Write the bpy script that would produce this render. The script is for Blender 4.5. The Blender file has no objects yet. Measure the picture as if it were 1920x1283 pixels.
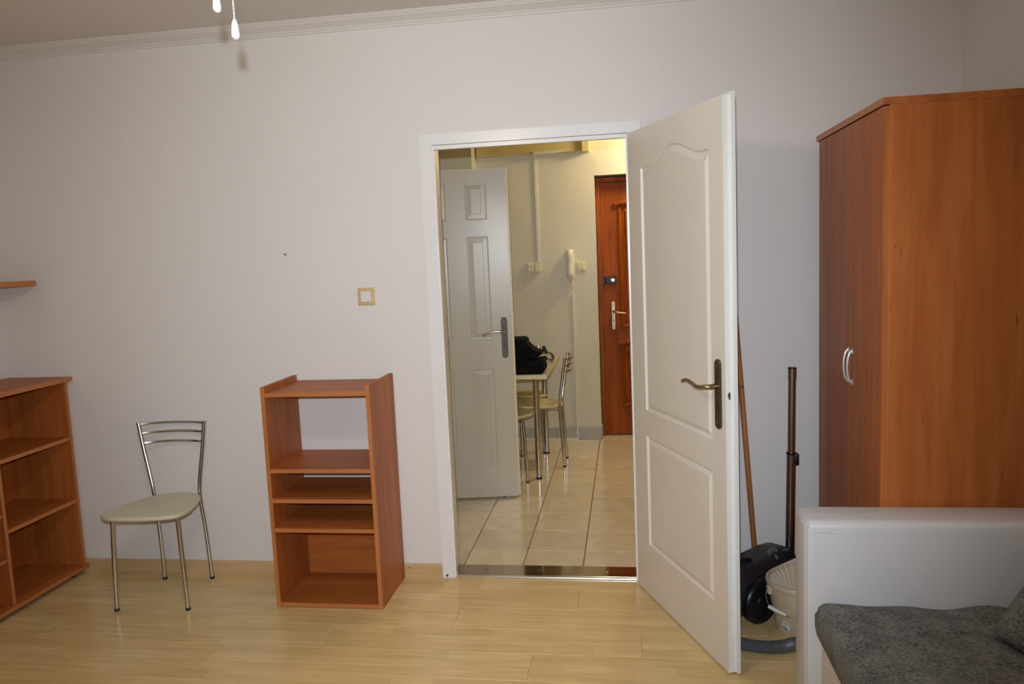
import bpy, bmesh, math, random
from mathutils import Vector, Matrix
from mathutils.geometry import tessellate_polygon
random.seed(7)
SC = bpy.context.scene
COL = SC.collection
R = math.radians

# ------------------------------------------------------------------ camera, world, lights
cam_d = bpy.data.cameras.new('camera')
cam_d.sensor_fit = 'HORIZONTAL'; cam_d.sensor_width = 36.0
cam_d.lens = 1464.15 / 1920 * 36.0
cam_d.clip_start = 0.02
cam = bpy.data.objects.new('camera', cam_d); COL.objects.link(cam)
CR, CU, CF = Vector((0.9888, 0.1431, -0.0428)), Vector((0.026, 0.1175, 0.9927)), Vector((-0.1471, 0.9827, -0.1125))
m = Matrix((CR, CU, -CF)).transposed().to_4x4(); m.translation = Vector((0.9178, -3.5528, 1.5473))
cam.matrix_world = m
SC.camera = cam

w = bpy.data.worlds.new('world'); SC.world = w; w.use_nodes = True
w.node_tree.nodes['Background'].inputs['Color'].default_value = (0.75, 0.82, 1.0, 1)
w.node_tree.nodes['Background'].inputs['Strength'].default_value = 0.05

SC.view_settings.view_transform = 'Standard'; SC.view_settings.look = 'None'
SC.view_settings.gamma = 1.0; SC.view_settings.use_curve_mapping = False
SC.view_settings.exposure = 0.0

FLASH_W, LAMP_W, HALL_W = 238.0, 70.0, 98.0
# the photographer's flash, on the camera's shoe
fl = bpy.data.lights.new('flash', 'SPOT'); fl.energy = FLASH_W; fl.color = (0.86, 0.95, 1.06)
fl.spot_size = R(86); fl.spot_blend = 1.0; fl.shadow_soft_size = 0.014
flo = bpy.data.objects.new('flash', fl); COL.objects.link(flo)
mf = m @ Matrix.Rotation(R(3.0), 4, 'Y') @ Matrix.Rotation(R(-2.0), 4, 'X'); mf.translation = m.translation + CU * 0.095 - CF * 0.01 - CR * 0.02
flo.matrix_world = mf
# ------------------------------------------------------------------ materials
def new_mat(name):
    mt = bpy.data.materials.new(name); mt.use_nodes = True
    nt = mt.node_tree; b = nt.nodes['Principled BSDF']
    return mt, nt, b
def N(nt, t, **kw):
    n = nt.nodes.new(t)
    for k, v in kw.items(): setattr(n, k, v)
    return n
def sock(b, *names):
    for n in names:
        if n in b.inputs: return b.inputs[n]
def plain(name, col, rough=0.5, metal=0.0, var=0.06, nscale=30.0, bump=0.0, bscale=200.0, spec=0.5, stretch=(1, 1, 1), emit=None, estr=0):
    mt, nt, b = new_mat(name)
    tc = N(nt, 'ShaderNodeTexCoord'); mp = N(nt, 'ShaderNodeMapping'); mp.inputs['Scale'].default_value = stretch
    nt.links.new(tc.outputs['Object'], mp.inputs['Vector'])
    nz = N(nt, 'ShaderNodeTexNoise'); nz.inputs['Scale'].default_value = nscale; nz.inputs['Detail'].default_value = 3
    nt.links.new(mp.outputs['Vector'], nz.inputs['Vector'])
    rp = N(nt, 'ShaderNodeValToRGB')
    rp.color_ramp.elements[0].position = 0.3; rp.color_ramp.elements[1].position = 0.7
    rp.color_ramp.elements[0].color = tuple(c * (1 - var) for c in col) + (1,)
    rp.color_ramp.elements[1].color = tuple(min(1, c * (1 + var)) for c in col) + (1,)
    nt.links.new(nz.outputs['Fac'], rp.inputs['Fac']); nt.links.new(rp.outputs['Color'], b.inputs['Base Color'])
    b.inputs['Roughness'].default_value = rough; b.inputs['Metallic'].default_value = metal
    sock(b, 'Specular IOR Level', 'Specular').default_value = spec
    if bump:
        n2 = N(nt, 'ShaderNodeTexNoise'); n2.inputs['Scale'].default_value = bscale; n2.inputs['Detail'].default_value = 4
        nt.links.new(mp.outputs['Vector'], n2.inputs['Vector'])
        bp = N(nt, 'ShaderNodeBump'); bp.inputs['Strength'].default_value = bump; bp.inputs['Distance'].default_value = 0.002
        nt.links.new(n2.outputs['Fac'], bp.inputs['Height']); nt.links.new(bp.outputs['Normal'], b.inputs['Normal'])
    if emit:
        b.inputs['Emission Color'].default_value = emit + (1,); b.inputs['Emission Strength'].default_value = estr
    return mt
def wood(name, axis, light, dark, fleck, rough=0.38, spec=0.5, band=0.09, bandvar=0.10, fine=1.0, coord='Object'):
    """laminate wood: long grain along AXIS, soft stave bands across it, short dark flecks"""
    mt, nt, b = new_mat(name)
    tc = N(nt, 'ShaderNodeTexCoord')
    def noise(long, across, scale, detail=4, dist=0.0, loc=(0, 0, 0)):
        mp = N(nt, 'ShaderNodeMapping')
        s = [across] * 3; s['XYZ'.index(axis)] = long
        mp.inputs['Scale'].default_value = s; mp.inputs['Location'].default_value = loc
        nt.links.new(tc.outputs[coord], mp.inputs['Vector'])
        nz = N(nt, 'ShaderNodeTexNoise'); nz.inputs['Scale'].default_value = scale; nz.inputs['Detail'].default_value = detail
        nz.inputs['Distortion'].default_value = dist
        nt.links.new(mp.outputs['Vector'], nz.inputs['Vector']); return nz.outputs['Fac']
    g = noise(0.9, 11, 2.2 * fine, 5, 0.6)
    rp = N(nt, 'ShaderNodeValToRGB'); e = rp.color_ramp.elements
    e[0].position = 0.34; e[1].position = 0.66; e[0].color = dark + (1,); e[1].color = light + (1,)
    nt.links.new(g, rp.inputs['Fac'])
    f = noise(3.0, 21, 5.5 * fine, 3, 0.4, (3, 5, 7))
    fr = N(nt, 'ShaderNodeValToRGB'); e = fr.color_ramp.elements
    e[0].position = 0.67; e[1].position = 0.76; e[0].color = (0, 0, 0, 1); e[1].color = (1, 1, 1, 1)
    nt.links.new(f, fr.inputs['Fac'])
    mx = N(nt, 'ShaderNodeMix', data_type='RGBA'); mx.inputs[7].default_value = fleck + (1,)
    mul = N(nt, 'ShaderNodeMath', operation='MULTIPLY'); mul.inputs[1].default_value = 0.75
    nt.links.new(fr.outputs['Color'], mul.inputs[0]); nt.links.new(mul.outputs[0], mx.inputs[0])
    nt.links.new(rp.outputs['Color'], mx.inputs[6])
    out = mx.outputs[2]
    if band:
        sp = N(nt, 'ShaderNodeSeparateXYZ'); nt.links.new(tc.outputs[coord], sp.inputs[0])
        cross = [c for c in 'XYZ' if c != axis]
        ad = N(nt, 'ShaderNodeMath', operation='ADD'); nt.links.new(sp.outputs[cross[0]], ad.inputs[0]); nt.links.new(sp.outputs[cross[1]], ad.inputs[1])
        dv = N(nt, 'ShaderNodeMath', operation='DIVIDE'); dv.inputs[1].default_value = band; nt.links.new(ad.outputs[0], dv.inputs[0])
        fl_ = N(nt, 'ShaderNodeMath', operation='FLOOR'); nt.links.new(dv.outputs[0], fl_.inputs[0])
        wn = N(nt, 'ShaderNodeTexWhiteNoise', noise_dimensions='1D'); nt.links.new(fl_.outputs[0], wn.inputs['W'])
        mr = N(nt, 'ShaderNodeMapRange'); mr.inputs['To Min'].default_value = 1 - bandvar; mr.inputs['To Max'].default_value = 1 + bandvar
        nt.links.new(wn.outputs['Value'], mr.inputs['Value'])
        hs = N(nt, 'ShaderNodeHueSaturation'); nt.links.new(mr.outputs[0], hs.inputs['Value']); nt.links.new(out, hs.inputs['Color'])
        out = hs.outputs['Color']
    nt.links.new(out, b.inputs['Base Color'])
    b.inputs['Roughness'].default_value = rough; sock(b, 'Specular IOR Level').default_value = spec
    bp = N(nt, 'ShaderNodeBump'); bp.inputs['Strength'].default_value = 0.05; bp.inputs['Distance'].default_value = 0.001
    nt.links.new(g, bp.inputs['Height']); nt.links.new(bp.outputs['Normal'], b.inputs['Normal'])
    return mt

AL, AD, AF = (0.47, 0.146, 0.035), (0.37, 0.103, 0.022), (0.17, 0.034, 0.007)
WOOD = {a: wood('alder_laminate_' + a, a, AL, AD, AF, rough=0.44, spec=0.24) for a in 'XYZ'}
EDGE = {a: wood('alder_edging_' + a, a, (0.53, 0.190, 0.056), (0.46, 0.154, 0.044), (0.28, 0.08, 0.02), band=0, rough=0.42) for a in 'XYZ'}
PINE = wood('varnished_pine', 'Z', (0.36, 0.085, 0.009), (0.22, 0.046, 0.004), (0.11, 0.017, 0.002), rough=0.5, band=0.10, bandvar=0.12, spec=0.15)
STICK = wood('broom_stick_wood', 'Z', (0.50, 0.20, 0.06), (0.34, 0.115, 0.03), (0.14, 0.04, 0.01), band=0, rough=0.45)
BASEW = wood('maple_baseboard', 'X', (0.66, 0.46, 0.25), (0.58, 0.385, 0.195), (0.45, 0.27, 0.12), band=0, rough=0.45)

def wallpaper(name, col, strength=0.35):
    mt, nt, b = new_mat(name)
    tc = N(nt, 'ShaderNodeTexCoord'); mp = N(nt, 'ShaderNodeMapping'); mp.inputs['Scale'].default_value = (1.6, 1.6, 0.7)
    nt.links.new(tc.outputs['Object'], mp.inputs['Vector'])
    n1 = N(nt, 'ShaderNodeTexNoise'); n1.inputs['Scale'].default_value = 95; n1.inputs['Detail'].default_value = 5
    n2 = N(nt, 'ShaderNodeTexNoise'); n2.inputs['Scale'].default_value = 1.4; n2.inputs['Detail'].default_value = 3
    nt.links.new(mp.outputs['Vector'], n1.inputs['Vector']); nt.links.new(tc.outputs['Object'], n2.inputs['Vector'])
    rp = N(nt, 'ShaderNodeValToRGB'); e = rp.color_ramp.elements; e[0].position = 0.3; e[1].position = 0.7
    e[0].color = tuple(c * 0.985 for c in col) + (1,); e[1].color = tuple(min(1, c * 1.012) for c in col) + (1,)
    nt.links.new(n2.outputs['Fac'], rp.inputs['Fac']); nt.links.new(rp.outputs['Color'], b.inputs['Base Color'])
    bp = N(nt, 'ShaderNodeBump'); bp.inputs['Strength'].default_value = strength; bp.inputs['Distance'].default_value = 0.0015
    nt.links.new(n1.outputs['Fac'], bp.inputs['Height']); nt.links.new(bp.outputs['Normal'], b.inputs['Normal'])
    b.inputs['Roughness'].default_value = 0.85; sock(b, 'Specular IOR Level').default_value = 0.2
    return mt
WALL = wallpaper('white_woodchip_paper', (0.80, 0.765, 0.735))
CEIL = wallpaper('ceiling_paint', (0.74, 0.69, 0.64), 0.15)
HALLWALL = plain('cream_hall_paint', (0.68, 0.645, 0.52), 0.35, var=0.02, nscale=3, bump=0.10, bscale=25, spec=0.35)
HALLYEL = plain('pale_yellow_paint', (0.74, 0.64, 0.33), 0.45, var=0.02, nscale=4)
GLOSSW = plain('white_gloss_paint', (0.84, 0.83, 0.83), 0.28, var=0.015, nscale=8, bump=0.05, bscale=60)
LEAFW = plain('ivory_door_paint', (0.80, 0.745, 0.66), 0.36, var=0.02, nscale=5, bump=0.10, bscale=220, stretch=(1, 1, 0.15))
LEAFE = plain('white_door_edge', (0.80, 0.80, 0.77), 0.4, var=0.02)
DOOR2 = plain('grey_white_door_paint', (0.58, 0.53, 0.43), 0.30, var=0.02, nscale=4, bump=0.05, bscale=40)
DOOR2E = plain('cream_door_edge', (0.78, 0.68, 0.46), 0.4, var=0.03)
CHROME = plain('chrome', (0.60, 0.61, 0.62), 0.16, 1.0, var=0.03)
NICKEL = plain('satin_nickel', (0.66, 0.64, 0.62), 0.38, 0.55, var=0.03)
STEEL = plain('brushed_steel', (0.52, 0.47, 0.43), 0.22, 1.0, var=0.05, nscale=60, stretch=(1, 1, .05))
BRONZE = plain('aged_bronze', (0.13, 0.095, 0.07), 0.35, 0.85, var=0.10)
BRASS = plain('aged_brass', (0.40, 0.32, 0.19), 0.28, 1.0, var=0.08)
PLATEG = plain('grey_metal_plate', (0.13, 0.115, 0.10), 0.5, 0.2, var=0.06, spec=0.3)
THRESH = plain('polished_threshold_metal', (0.50, 0.40, 0.26), 0.10, 1.0, var=0.06, nscale=6)
ALU = plain('bright_aluminium', (0.85, 0.84, 0.82), 0.25, 1.0, var=0.03)
CREAM = plain('cream_vinyl', (0.66, 0.60, 0.44), 0.38, var=0.03, nscale=12, bump=0.08, bscale=150)
CREAMY = plain('yellow_cream_vinyl', (0.70, 0.60, 0.30), 0.32, var=0.03, nscale=12)
TABLETOP = plain('table_laminate', (0.50, 0.46, 0.37), 0.3, var=0.03)
TABEDGE = plain('cream_table_edge', (0.76, 0.68, 0.43), 0.4, var=0.03)
BLACKP = plain('black_plastic', (0.010, 0.010, 0.012), 0.38, var=0.15, spec=0.35)
BLACKM = plain('satin_black_plastic', (0.018, 0.018, 0.022), 0.42, var=0.15, bump=0.1, bscale=400)
RUBBER = plain('black_rubber', (0.02, 0.02, 0.02), 0.7, var=0.1)
BAGCLOTH = plain('black_nylon', (0.006, 0.006, 0.0065), 0.8, spec=0.12, var=0.2, bump=0.2, bscale=300)
STRAP = plain('grey_webbing', (0.20, 0.19, 0.17), 0.75, var=0.15, nscale=200)
HOSE = plain('grey_hose_plastic', (0.10, 0.105, 0.12), 0.35, var=0.08)
PRINTG = plain('grey_print', (0.30, 0.30, 0.32), 0.5, var=0.05)
BUCKET = plain('beige_bucket_plastic', (0.70, 0.56, 0.36), 0.42, var=0.03, nscale=6)
BUCKRIM = plain('beige_rim_plastic', (0.66, 0.52, 0.38), 0.42, var=0.03, nscale=6)
WRING = plain('pale_wringer_plastic', (0.80, 0.72, 0.60), 0.45, var=0.03)
WHITEP = plain('white_plastic', (0.80, 0.80, 0.80), 0.35, var=0.02)
PULL = plain('white_pull_ceramic', (0.86, 0.86, 0.86), 0.25, var=0.01)
OCHRE = plain('ochre_plastic', (0.68, 0.50, 0.24), 0.42, var=0.03)
SWITCHW = plain('switch_white_plastic', (0.78, 0.74, 0.72), 0.4, var=0.02)
CREAMP = plain('cream_plastic', (0.76, 0.70, 0.46), 0.4, var=0.03)
IVORYP = plain('ivory_plastic', (0.78, 0.75, 0.66), 0.22, var=0.02)
SOFAW = plain('white_leatherette', (0.66, 0.65, 0.655), 0.42, var=0.02, nscale=5, bump=0.06, bscale=260)
SOFAB = plain('beige_leatherette', (0.74, 0.65, 0.57), 0.45, var=0.02, nscale=5)
STICKY = plain('yellow_print', (0.80, 0.60, 0.10), 0.5, var=0.02)
STICKD = plain('dark_blue_print', (0.05, 0.06, 0.09), 0.5, var=0.02)
SKIRTT = plain('grey_skirting_tile', (0.44, 0.43, 0.40), 0.3, var=0.08, nscale=9)
GROUT = plain('grey_grout', (0.20, 0.17, 0.13), 0.9, var=0.1)
SLAB = plain('dark_joint', (0.25, 0.16, 0.08), 0.9, var=0.1)
NAIL = plain('dark_nail_metal', (0.10, 0.09, 0.08), 0.5, 0.8)
GLOBE = plain('lamp_glass', (0.9, 0.85, 0.75), 0.4, emit=(1.0, 0.88, 0.73), estr=LAMP_W)
HGLOBE = plain('hall_lamp_glass', (0.9, 0.85, 0.75), 0.4, emit=(1.0, 0.79, 0.47), estr=HALL_W)

def tweed():
    mt, nt, b = new_mat('grey_tweed')
    tc = N(nt, 'ShaderNodeTexCoord')
    def nz(sc, scale, det=2):
        mp = N(nt, 'ShaderNodeMapping'); mp.inputs['Scale'].default_value = sc; nt.links.new(tc.outputs['Object'], mp.inputs['Vector'])
        n = N(nt, 'ShaderNodeTexNoise'); n.inputs['Scale'].default_value = scale; n.inputs['Detail'].default_value = det
        nt.links.new(mp.outputs['Vector'], n.inputs['Vector']); return n.outputs['Fac']
    a = nz((0.42, 1.5, 1.5), 230, 3); c = nz((1, 1, 1), 14, 3)
    mr = N(nt, 'ShaderNodeMath', operation='MULTIPLY_ADD'); mr.inputs[1].default_value = 0.35; nt.links.new(c, mr.inputs[0]); nt.links.new(a, mr.inputs[2])
    rp = N(nt, 'ShaderNodeValToRGB'); e = rp.color_ramp.elements; e[0].position = 0.50; e[1].position = 0.92
    e[0].color = (0.058, 0.060, 0.057, 1); e[1].color = (0.31, 0.31, 0.285, 1)
    nt.links.new(mr.outputs[0], rp.inputs['Fac']); nt.links.new(rp.outputs['Color'], b.inputs['Base Color'])
    bp = N(nt, 'ShaderNodeBump'); bp.inputs['Strength'].default_value = 0.5; bp.inputs['Distance'].default_value = 0.002
    nt.links.new(a, bp.inputs['Height']); nt.links.new(bp.outputs['Normal'], b.inputs['Normal'])
    b.inputs['Roughness'].default_value = 0.9; sock(b, 'Specular IOR Level').default_value = 0.15
    return mt
TWEED = tweed()

def floor_mat():
    """three-strip maple laminate: staves along X, tone changes from stave to stave"""
    mt, nt, b = new_mat('maple_laminate')
    tc = N(nt, 'ShaderNodeTexCoord'); oi = N(nt, 'ShaderNodeObjectInfo')
    ad = N(nt, 'ShaderNodeVectorMath', operation='ADD'); nt.links.new(tc.outputs['Object'], ad.inputs[0])
    cb = N(nt, 'ShaderNodeCombineXYZ'); ml = N(nt, 'ShaderNodeMath', operation='MULTIPLY'); ml.inputs[1].default_value = 17.0
    nt.links.new(oi.outputs['Random'], ml.inputs[0]); nt.links.new(ml.outputs[0], cb.inputs['X']); nt.links.new(cb.outputs[0], ad.inputs[1])
    br = N(nt, 'ShaderNodeTexBrick'); br.offset = 0.37; br.offset_frequency = 2
    br.inputs['Scale'].default_value = 1.0; br.inputs['Brick Width'].default_value = 0.42; br.inputs['Row Height'].default_value = 0.0643
    br.inputs['Mortar Size'].default_value = 0.0006; br.inputs['Mortar Smooth'].default_value = 0.3; br.inputs['Bias'].default_value = 0.0
    br.inputs['Color1'].default_value = (0.70, 0.50, 0.225, 1); br.inputs['Color2'].default_value = (0.78, 0.585, 0.285, 1)
    br.inputs['Mortar'].default_value = (0.58, 0.39, 0.18, 1)
    nt.links.new(ad.outputs[0], br.inputs['Vector'])
    mp = N(nt, 'ShaderNodeMapping'); mp.inputs['Scale'].default_value = (1.2, 16, 16); nt.links.new(ad.outputs[0], mp.inputs['Vector'])
    g = N(nt, 'ShaderNodeTexNoise'); g.inputs['Scale'].default_value = 3; g.inputs['Detail'].default_value = 5; g.inputs['Distortion'].default_value = 0.5
    nt.links.new(mp.outputs['Vector'], g.inputs['Vector'])
    mr = N(nt, 'ShaderNodeMapRange'); mr.inputs['From Min'].default_value = 0.25; mr.inputs['From Max'].default_value = 0.75
    mr.inputs['To Min'].default_value = 0.86; mr.inputs['To Max'].default_value = 1.10; nt.links.new(g.outputs['Fac'], mr.inputs['Value'])
    hs = N(nt, 'ShaderNodeHueSaturation'); nt.links.new(mr.outputs[0], hs.inputs['Value']); nt.links.new(br.outputs['Color'], hs.inputs['Color'])
    nt.links.new(hs.outputs['Color'], b.inputs['Base Color'])
    b.inputs['Roughness'].default_value = 0.24; sock(b, 'Specular IOR Level').default_value = 0.5
    return mt
FLOORM = floor_mat()

def tile_mat():
    mt, nt, b = new_mat('beige_floor_tile')
    tc = N(nt, 'ShaderNodeTexCoord'); oi = N(nt, 'ShaderNodeObjectInfo')
    ad = N(nt, 'ShaderNodeVectorMath', operation='ADD'); nt.links.new(tc.outputs['Object'], ad.inputs[0])
    ml = N(nt, 'ShaderNodeMath', operation='MULTIPLY'); ml.inputs[1].default_value = 31.0
    nt.links.new(oi.outputs['Random'], ml.inputs[0]); nt.links.new(ml.outputs[0], ad.inputs[1])
    n = N(nt, 'ShaderNodeTexNoise'); n.inputs['Scale'].default_value = 7; n.inputs['Detail'].default_value = 6; n.inputs['Distortion'].default_value = 1.2
    nt.links.new(ad.outputs[0], n.inputs['Vector'])
    rp = N(nt, 'ShaderNodeValToRGB'); e = rp.color_ramp.elements; e[0].position = 0.25; e[1].position = 0.75
    e[0].color = (0.66, 0.55, 0.38, 1); e[1].color = (0.79, 0.70, 0.53, 1)
    nt.links.new(n.outputs['Fac'], rp.inputs['Fac'])
    mr = N(nt, 'ShaderNodeMapRange'); mr.inputs['To Min'].default_value = 0.93; mr.inputs['To Max'].default_value = 1.06; nt.links.new(oi.outputs['Random'], mr.inputs['Value'])
    hs = N(nt, 'ShaderNodeHueSaturation'); nt.links.new(mr.outputs[0], hs.inputs['Value']); nt.links.new(rp.outputs['Color'], hs.inputs['Color'])
    nt.links.new(hs.outputs['Color'], b.inputs['Base Color']); b.inputs['Roughness'].default_value = 0.14
    return mt
TILE = tile_mat()

# ------------------------------------------------------------------ mesh helpers
def catmull(pts, n=6, closed=False):
    P = [Vector(p) for p in pts]; out = []; L = len(P)
    for i in range(L if closed else L - 1):
        if closed: a, b_, c, d = P[(i - 1) % L], P[i], P[(i + 1) % L], P[(i + 2) % L]
        else: a, b_, c, d = P[max(i - 1, 0)], P[i], P[i + 1], P[min(i + 2, L - 1)]
        for k in range(n):
            t = k / n
            out.append(0.5 * ((2 * b_) + (c - a) * t + (2 * a - 5 * b_ + 4 * c - d) * t * t + (3 * b_ - a - 3 * c + d) * t ** 3))
    if not closed: out.append(P[-1])
    return out
class MB:
    def __init__(s): s.bm = bmesh.new()
    def _vf(s, vs, fs, T=None):
        bv = [s.bm.verts.new(T @ Vector(v) if T else Vector(v)) for v in vs]
        for f in fs:
            try: s.bm.faces.new([bv[i] for i in f])
            except ValueError: pass
        return s
    def box(s, x0, x1, y0, y1, z0, z1, T=None):
        v = [(x, y, z) for z in (z0, z1) for y in (y0, y1) for x in (x0, x1)]
        return s._vf(v, [(0, 2, 3, 1), (4, 5, 7, 6), (0, 1, 5, 4), (2, 6, 7, 3), (0, 4, 6, 2), (1, 3, 7, 5)], T)
    def rbox(s, x0, x1, y0, y1, z0, z1, r=0.01, seg=3, T=None):
        b = bmesh.new(); 
        q = MB(); q.bm = b; q.box(x0, x1, y0, y1, z0, z1)
        bmesh.ops.bevel(b, geom=b.edges[:], offset=r, segments=seg, profile=0.5, affect='EDGES')
        b.verts.ensure_lookup_table(); b.verts.index_update()
        vs = [v.co.copy() for v in b.verts]; fs = [[v.index for v in f.verts] for f in b.faces]; b.free()
        return s._vf(vs, fs, T)
    def prism(s, outline, y0, y1, T=None, chamfer=0.0):
        """outline of (x, z) points extruded along y from y0 to y1; chamfer insets the y0 face"""
        n = len(outline)
        vs = [(x, y0, z) for x, z in outline] + [(x, y1, z) for x, z in outline]
        fs = [tuple(range(n)), tuple(range(2 * n - 1, n - 1, -1))] + [(i, n + i, n + (i + 1) % n, (i + 1) % n) for i in range(n)]
        return s._vf(vs, fs, T)
    def slab(s, outline, layers, T=None):
        """outline of (x, y); layers of (inset, z): a rounded plate"""
        loops = [[(p[0], p[1], z) for p in offset(outline, i)] for i, z in layers]
        n = len(outline); vs = [p for l in loops for p in l]; fs = []
        for k in range(len(loops) - 1):
            fs += [(k * n + i, k * n + (i + 1) % n, (k + 1) * n + (i + 1) % n, (k + 1) * n + i) for i in range(n)]
        fs += [tuple(range(n - 1, -1, -1)), tuple(range((len(loops) - 1) * n, len(loops) * n))]
        return s._vf(vs, fs, T)
    def tube(s, pts, r, n=10, caps=True, T=None, flat=None):
        """round (or flattened) tube along a polyline; r a number or one per point"""
        P = [Vector(p) for p in pts]; L = len(P)
        rr = r if isinstance(r, (list, tuple)) else [r] * L
        tang = [(P[min(i + 1, L - 1)] - P[max(i - 1, 0)]).normalized() for i in range(L)]
        up = Vector((0, 0, 1)) if abs(tang[0].z) < 0.9 else Vector((1, 0, 0))
        nrm = (up - tang[0] * up.dot(tang[0])).normalized(); vs = []
        for i in range(L):
            nrm = (nrm - tang[i] * nrm.dot(tang[i])).normalized(); bn = tang[i].cross(nrm)
            for k in range(n):
                a = 2 * math.pi * k / n
                vs.append(P[i] + nrm * math.cos(a) * rr[i] * (flat or 1) + bn * math.sin(a) * rr[i])
        fs = [(i * n + k, i * n + (k + 1) % n, (i + 1) * n + (k + 1) % n, (i + 1) * n + k) for i in range(L - 1) for k in range(n)]
        if caps: fs += [tuple(range(n - 1, -1, -1)), tuple(range((L - 1) * n, L * n))]
        return s._vf(vs, fs, T)
    def lathe(s, prof, n=24, T=None, cap=True, wob=None):
        """prof of (radius, z) turned about z"""
        vs = []
        for r, z in prof:
            for k in range(n):
                a = 2 * math.pi * k / n; vs.append((r * math.cos(a), r * math.sin(a), z + (wob(a, r, z) if wob else 0)))
        L = len(prof)
        fs = [(i * n + k, i * n + (k + 1) % n, (i + 1) * n + (k + 1) % n, (i + 1) * n + k) for i in range(L - 1) for k in range(n)]
        if cap: fs += [tuple(range(n - 1, -1, -1)), tuple(range((L - 1) * n, L * n))]
        return s._vf(vs, fs, T)
    def build(s, name, mat, parent=None, org=(0, 0, 0), smooth=False, bevel=0.0, ang=35):
        if bevel:
            bmesh.ops.bevel(s.bm, geom=[e for e in s.bm.edges if len(e.link_faces) == 2 and e.calc_face_angle(0) > 0.6], offset=bevel, segments=2, profile=0.5, affect='EDGES')
        bmesh.ops.recalc_face_normals(s.bm, faces=s.bm.faces[:])
        if org != (0, 0, 0): bmesh.ops.translate(s.bm, verts=s.bm.verts[:], vec=-Vector(org))
        if smooth:
            for e in s.bm.edges:
                if len(e.link_faces) == 2 and e.calc_face_angle(0) > R(ang): e.smooth = False
            for f in s.bm.faces: f.smooth = True
        me = bpy.data.meshes.new(name); s.bm.to_mesh(me); s.bm.free(); me.materials.append(mat)
        o = bpy.data.objects.new(name, me); COL.objects.link(o)
        if parent: o.parent = parent
        return o
def offset(poly, d):
    if not d: return [(p[0], p[1]) for p in poly]
    n = len(poly); out = []
    area = sum(poly[i][0] * poly[(i + 1) % n][1] - poly[(i + 1) % n][0] * poly[i][1] for i in range(n))
    sg = 1 if area > 0 else -1
    for i in range(n):
        p0, p1, p2 = Vector(poly[i - 1][:2]), Vector(poly[i][:2]), Vector(poly[(i + 1) % n][:2])
        a = (p1 - p0).normalized(); b_ = (p2 - p1).normalized()
        na, nb = Vector((-a.y, a.x)) * sg, Vector((-b_.y, b_.x)) * sg
        bi = (na + nb); l = bi.length
        bi = bi / l if l > 1e-6 else na
        q = p1 + bi * d / max(0.35, bi.dot(na)); out.append((q.x, q.y))
    return out
def roundrect(x0, x1, z0, z1, r, n=5):
    o = []
    for cx, cz, a0 in ((x1 - r, z0 + r, -90), (x1 - r, z1 - r, 0), (x0 + r, z1 - r, 90), (x0 + r, z0 + r, 180)):
        for k in range(n + 1):
            a = R(a0 + 90 * k / n); o.append((cx + r * math.cos(a), cz + r * math.sin(a)))
    return o
def tag(o, label=None, cat=None, group=None, kind=None):
    if label: o['label'] = label
    if cat: o['category'] = cat
    if group: o['group'] = group
    if kind: o['kind'] = kind
    return o
def empty(name, loc=(0, 0, 0), rz=0.0, rot=None):
    o = bpy.data.objects.new(name, None); COL.objects.link(o); o.empty_display_size = 0.05
    o.location = loc; o.rotation_euler = rot or (0, 0, rz); return o
def copy_tree(o, parent=None):
    c = o.copy(); COL.objects.link(c)
    if parent: c.parent = parent
    for ch in list(o.children): copy_tree(ch, c)
    return c
def structure(o, label=None, cat=None): return tag(o, label, cat, kind='structure')
def curved_mat(T): return T

# ------------------------------------------------------------------ the room shell
XL, XR, YR, ZC = -2.25, 2.308, -5.1, 2.635
WT = 0.14                                                   # thickness of the wall between room and hallway
b = MB(); b.box(XL - .1, 0.03, 0, WT, 0, ZC); b.box(0.964, XR + .1, 0, WT, 0, ZC); b.box(0.03, 0.964, 0, WT, 2.066, ZC)
structure(b.build('wall_back', WALL), 'white papered wall with the doorway into the hallway', 'wall')
structure(MB().box(XL - .1, XL, YR, 0, 0, ZC).build('wall_left', WALL), 'white papered wall behind the open shelving cabinet', 'wall')
structure(MB().box(XR, XR + .1, YR, 0, 0, ZC).build('wall_right', WALL), 'white papered wall behind the wardrobe', 'wall')
structure(MB().box(XL - .1, XR + .1, YR - .1, YR, 0, ZC).build('wall_rear', WALL), 'white papered wall behind the viewer', 'wall')
structure(MB().box(XL - .1, XR + .1, YR - .1, WT, ZC, ZC + .1).build('ceiling', CEIL), 'pale beige ceiling of the room', 'ceiling')

# floor: laminate boards, each a part
fb = structure(MB().box(XL, XR, YR, 0.02, -0.05, -0.008).build('floor', SLAB), 'light maple laminate floor of the room', 'floor')
pm = {}
def plank(x0, x1, y0, y1):
    key = (round(x1 - x0, 4), round(y1 - y0, 4))
    if key not in pm:
        l, d = key; g = 0.0004; c = 0.0009
        q = MB(); o4 = [(g, g), (l - g, g), (l - g, d - g), (g, d - g)]
        q.slab(o4, [(0, -0.008), (0, -c), (c, 0)]); o = q.build('plank', FLOORM, fb); pm[key] = o.data
    else:
        o = bpy.data.objects.new('plank', pm[key]); COL.objects.link(o); o.parent = fb
    o.location = (x0, y0, 0)
y1, row = 0.0, 0
while y1 > -2.3:
    y0 = -0.126 if row == 0 else y1 - 0.193
    x = XL; first = [0.90, 0.35, 1.12, 0.62, 0.20, 0.98, 0.48][row % 7]
    if row == 0:
        cuts = [XL, -1.09, 0.197, 1.487, XR]
    else:
        cuts = [XL, XL + first]
        while cuts[-1] + 1.285 < XR - 0.1: cuts.append(cuts[-1] + 1.285)
        cuts.append(XR)
    for i in range(len(cuts) - 1): plank(cuts[i], cuts[i + 1], y0, y1)
    y1 = y0; row += 1
q = MB().box(XL, XR, YR, y1, -0.008, 0).build('laminate', FLOORM, fb)

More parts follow.
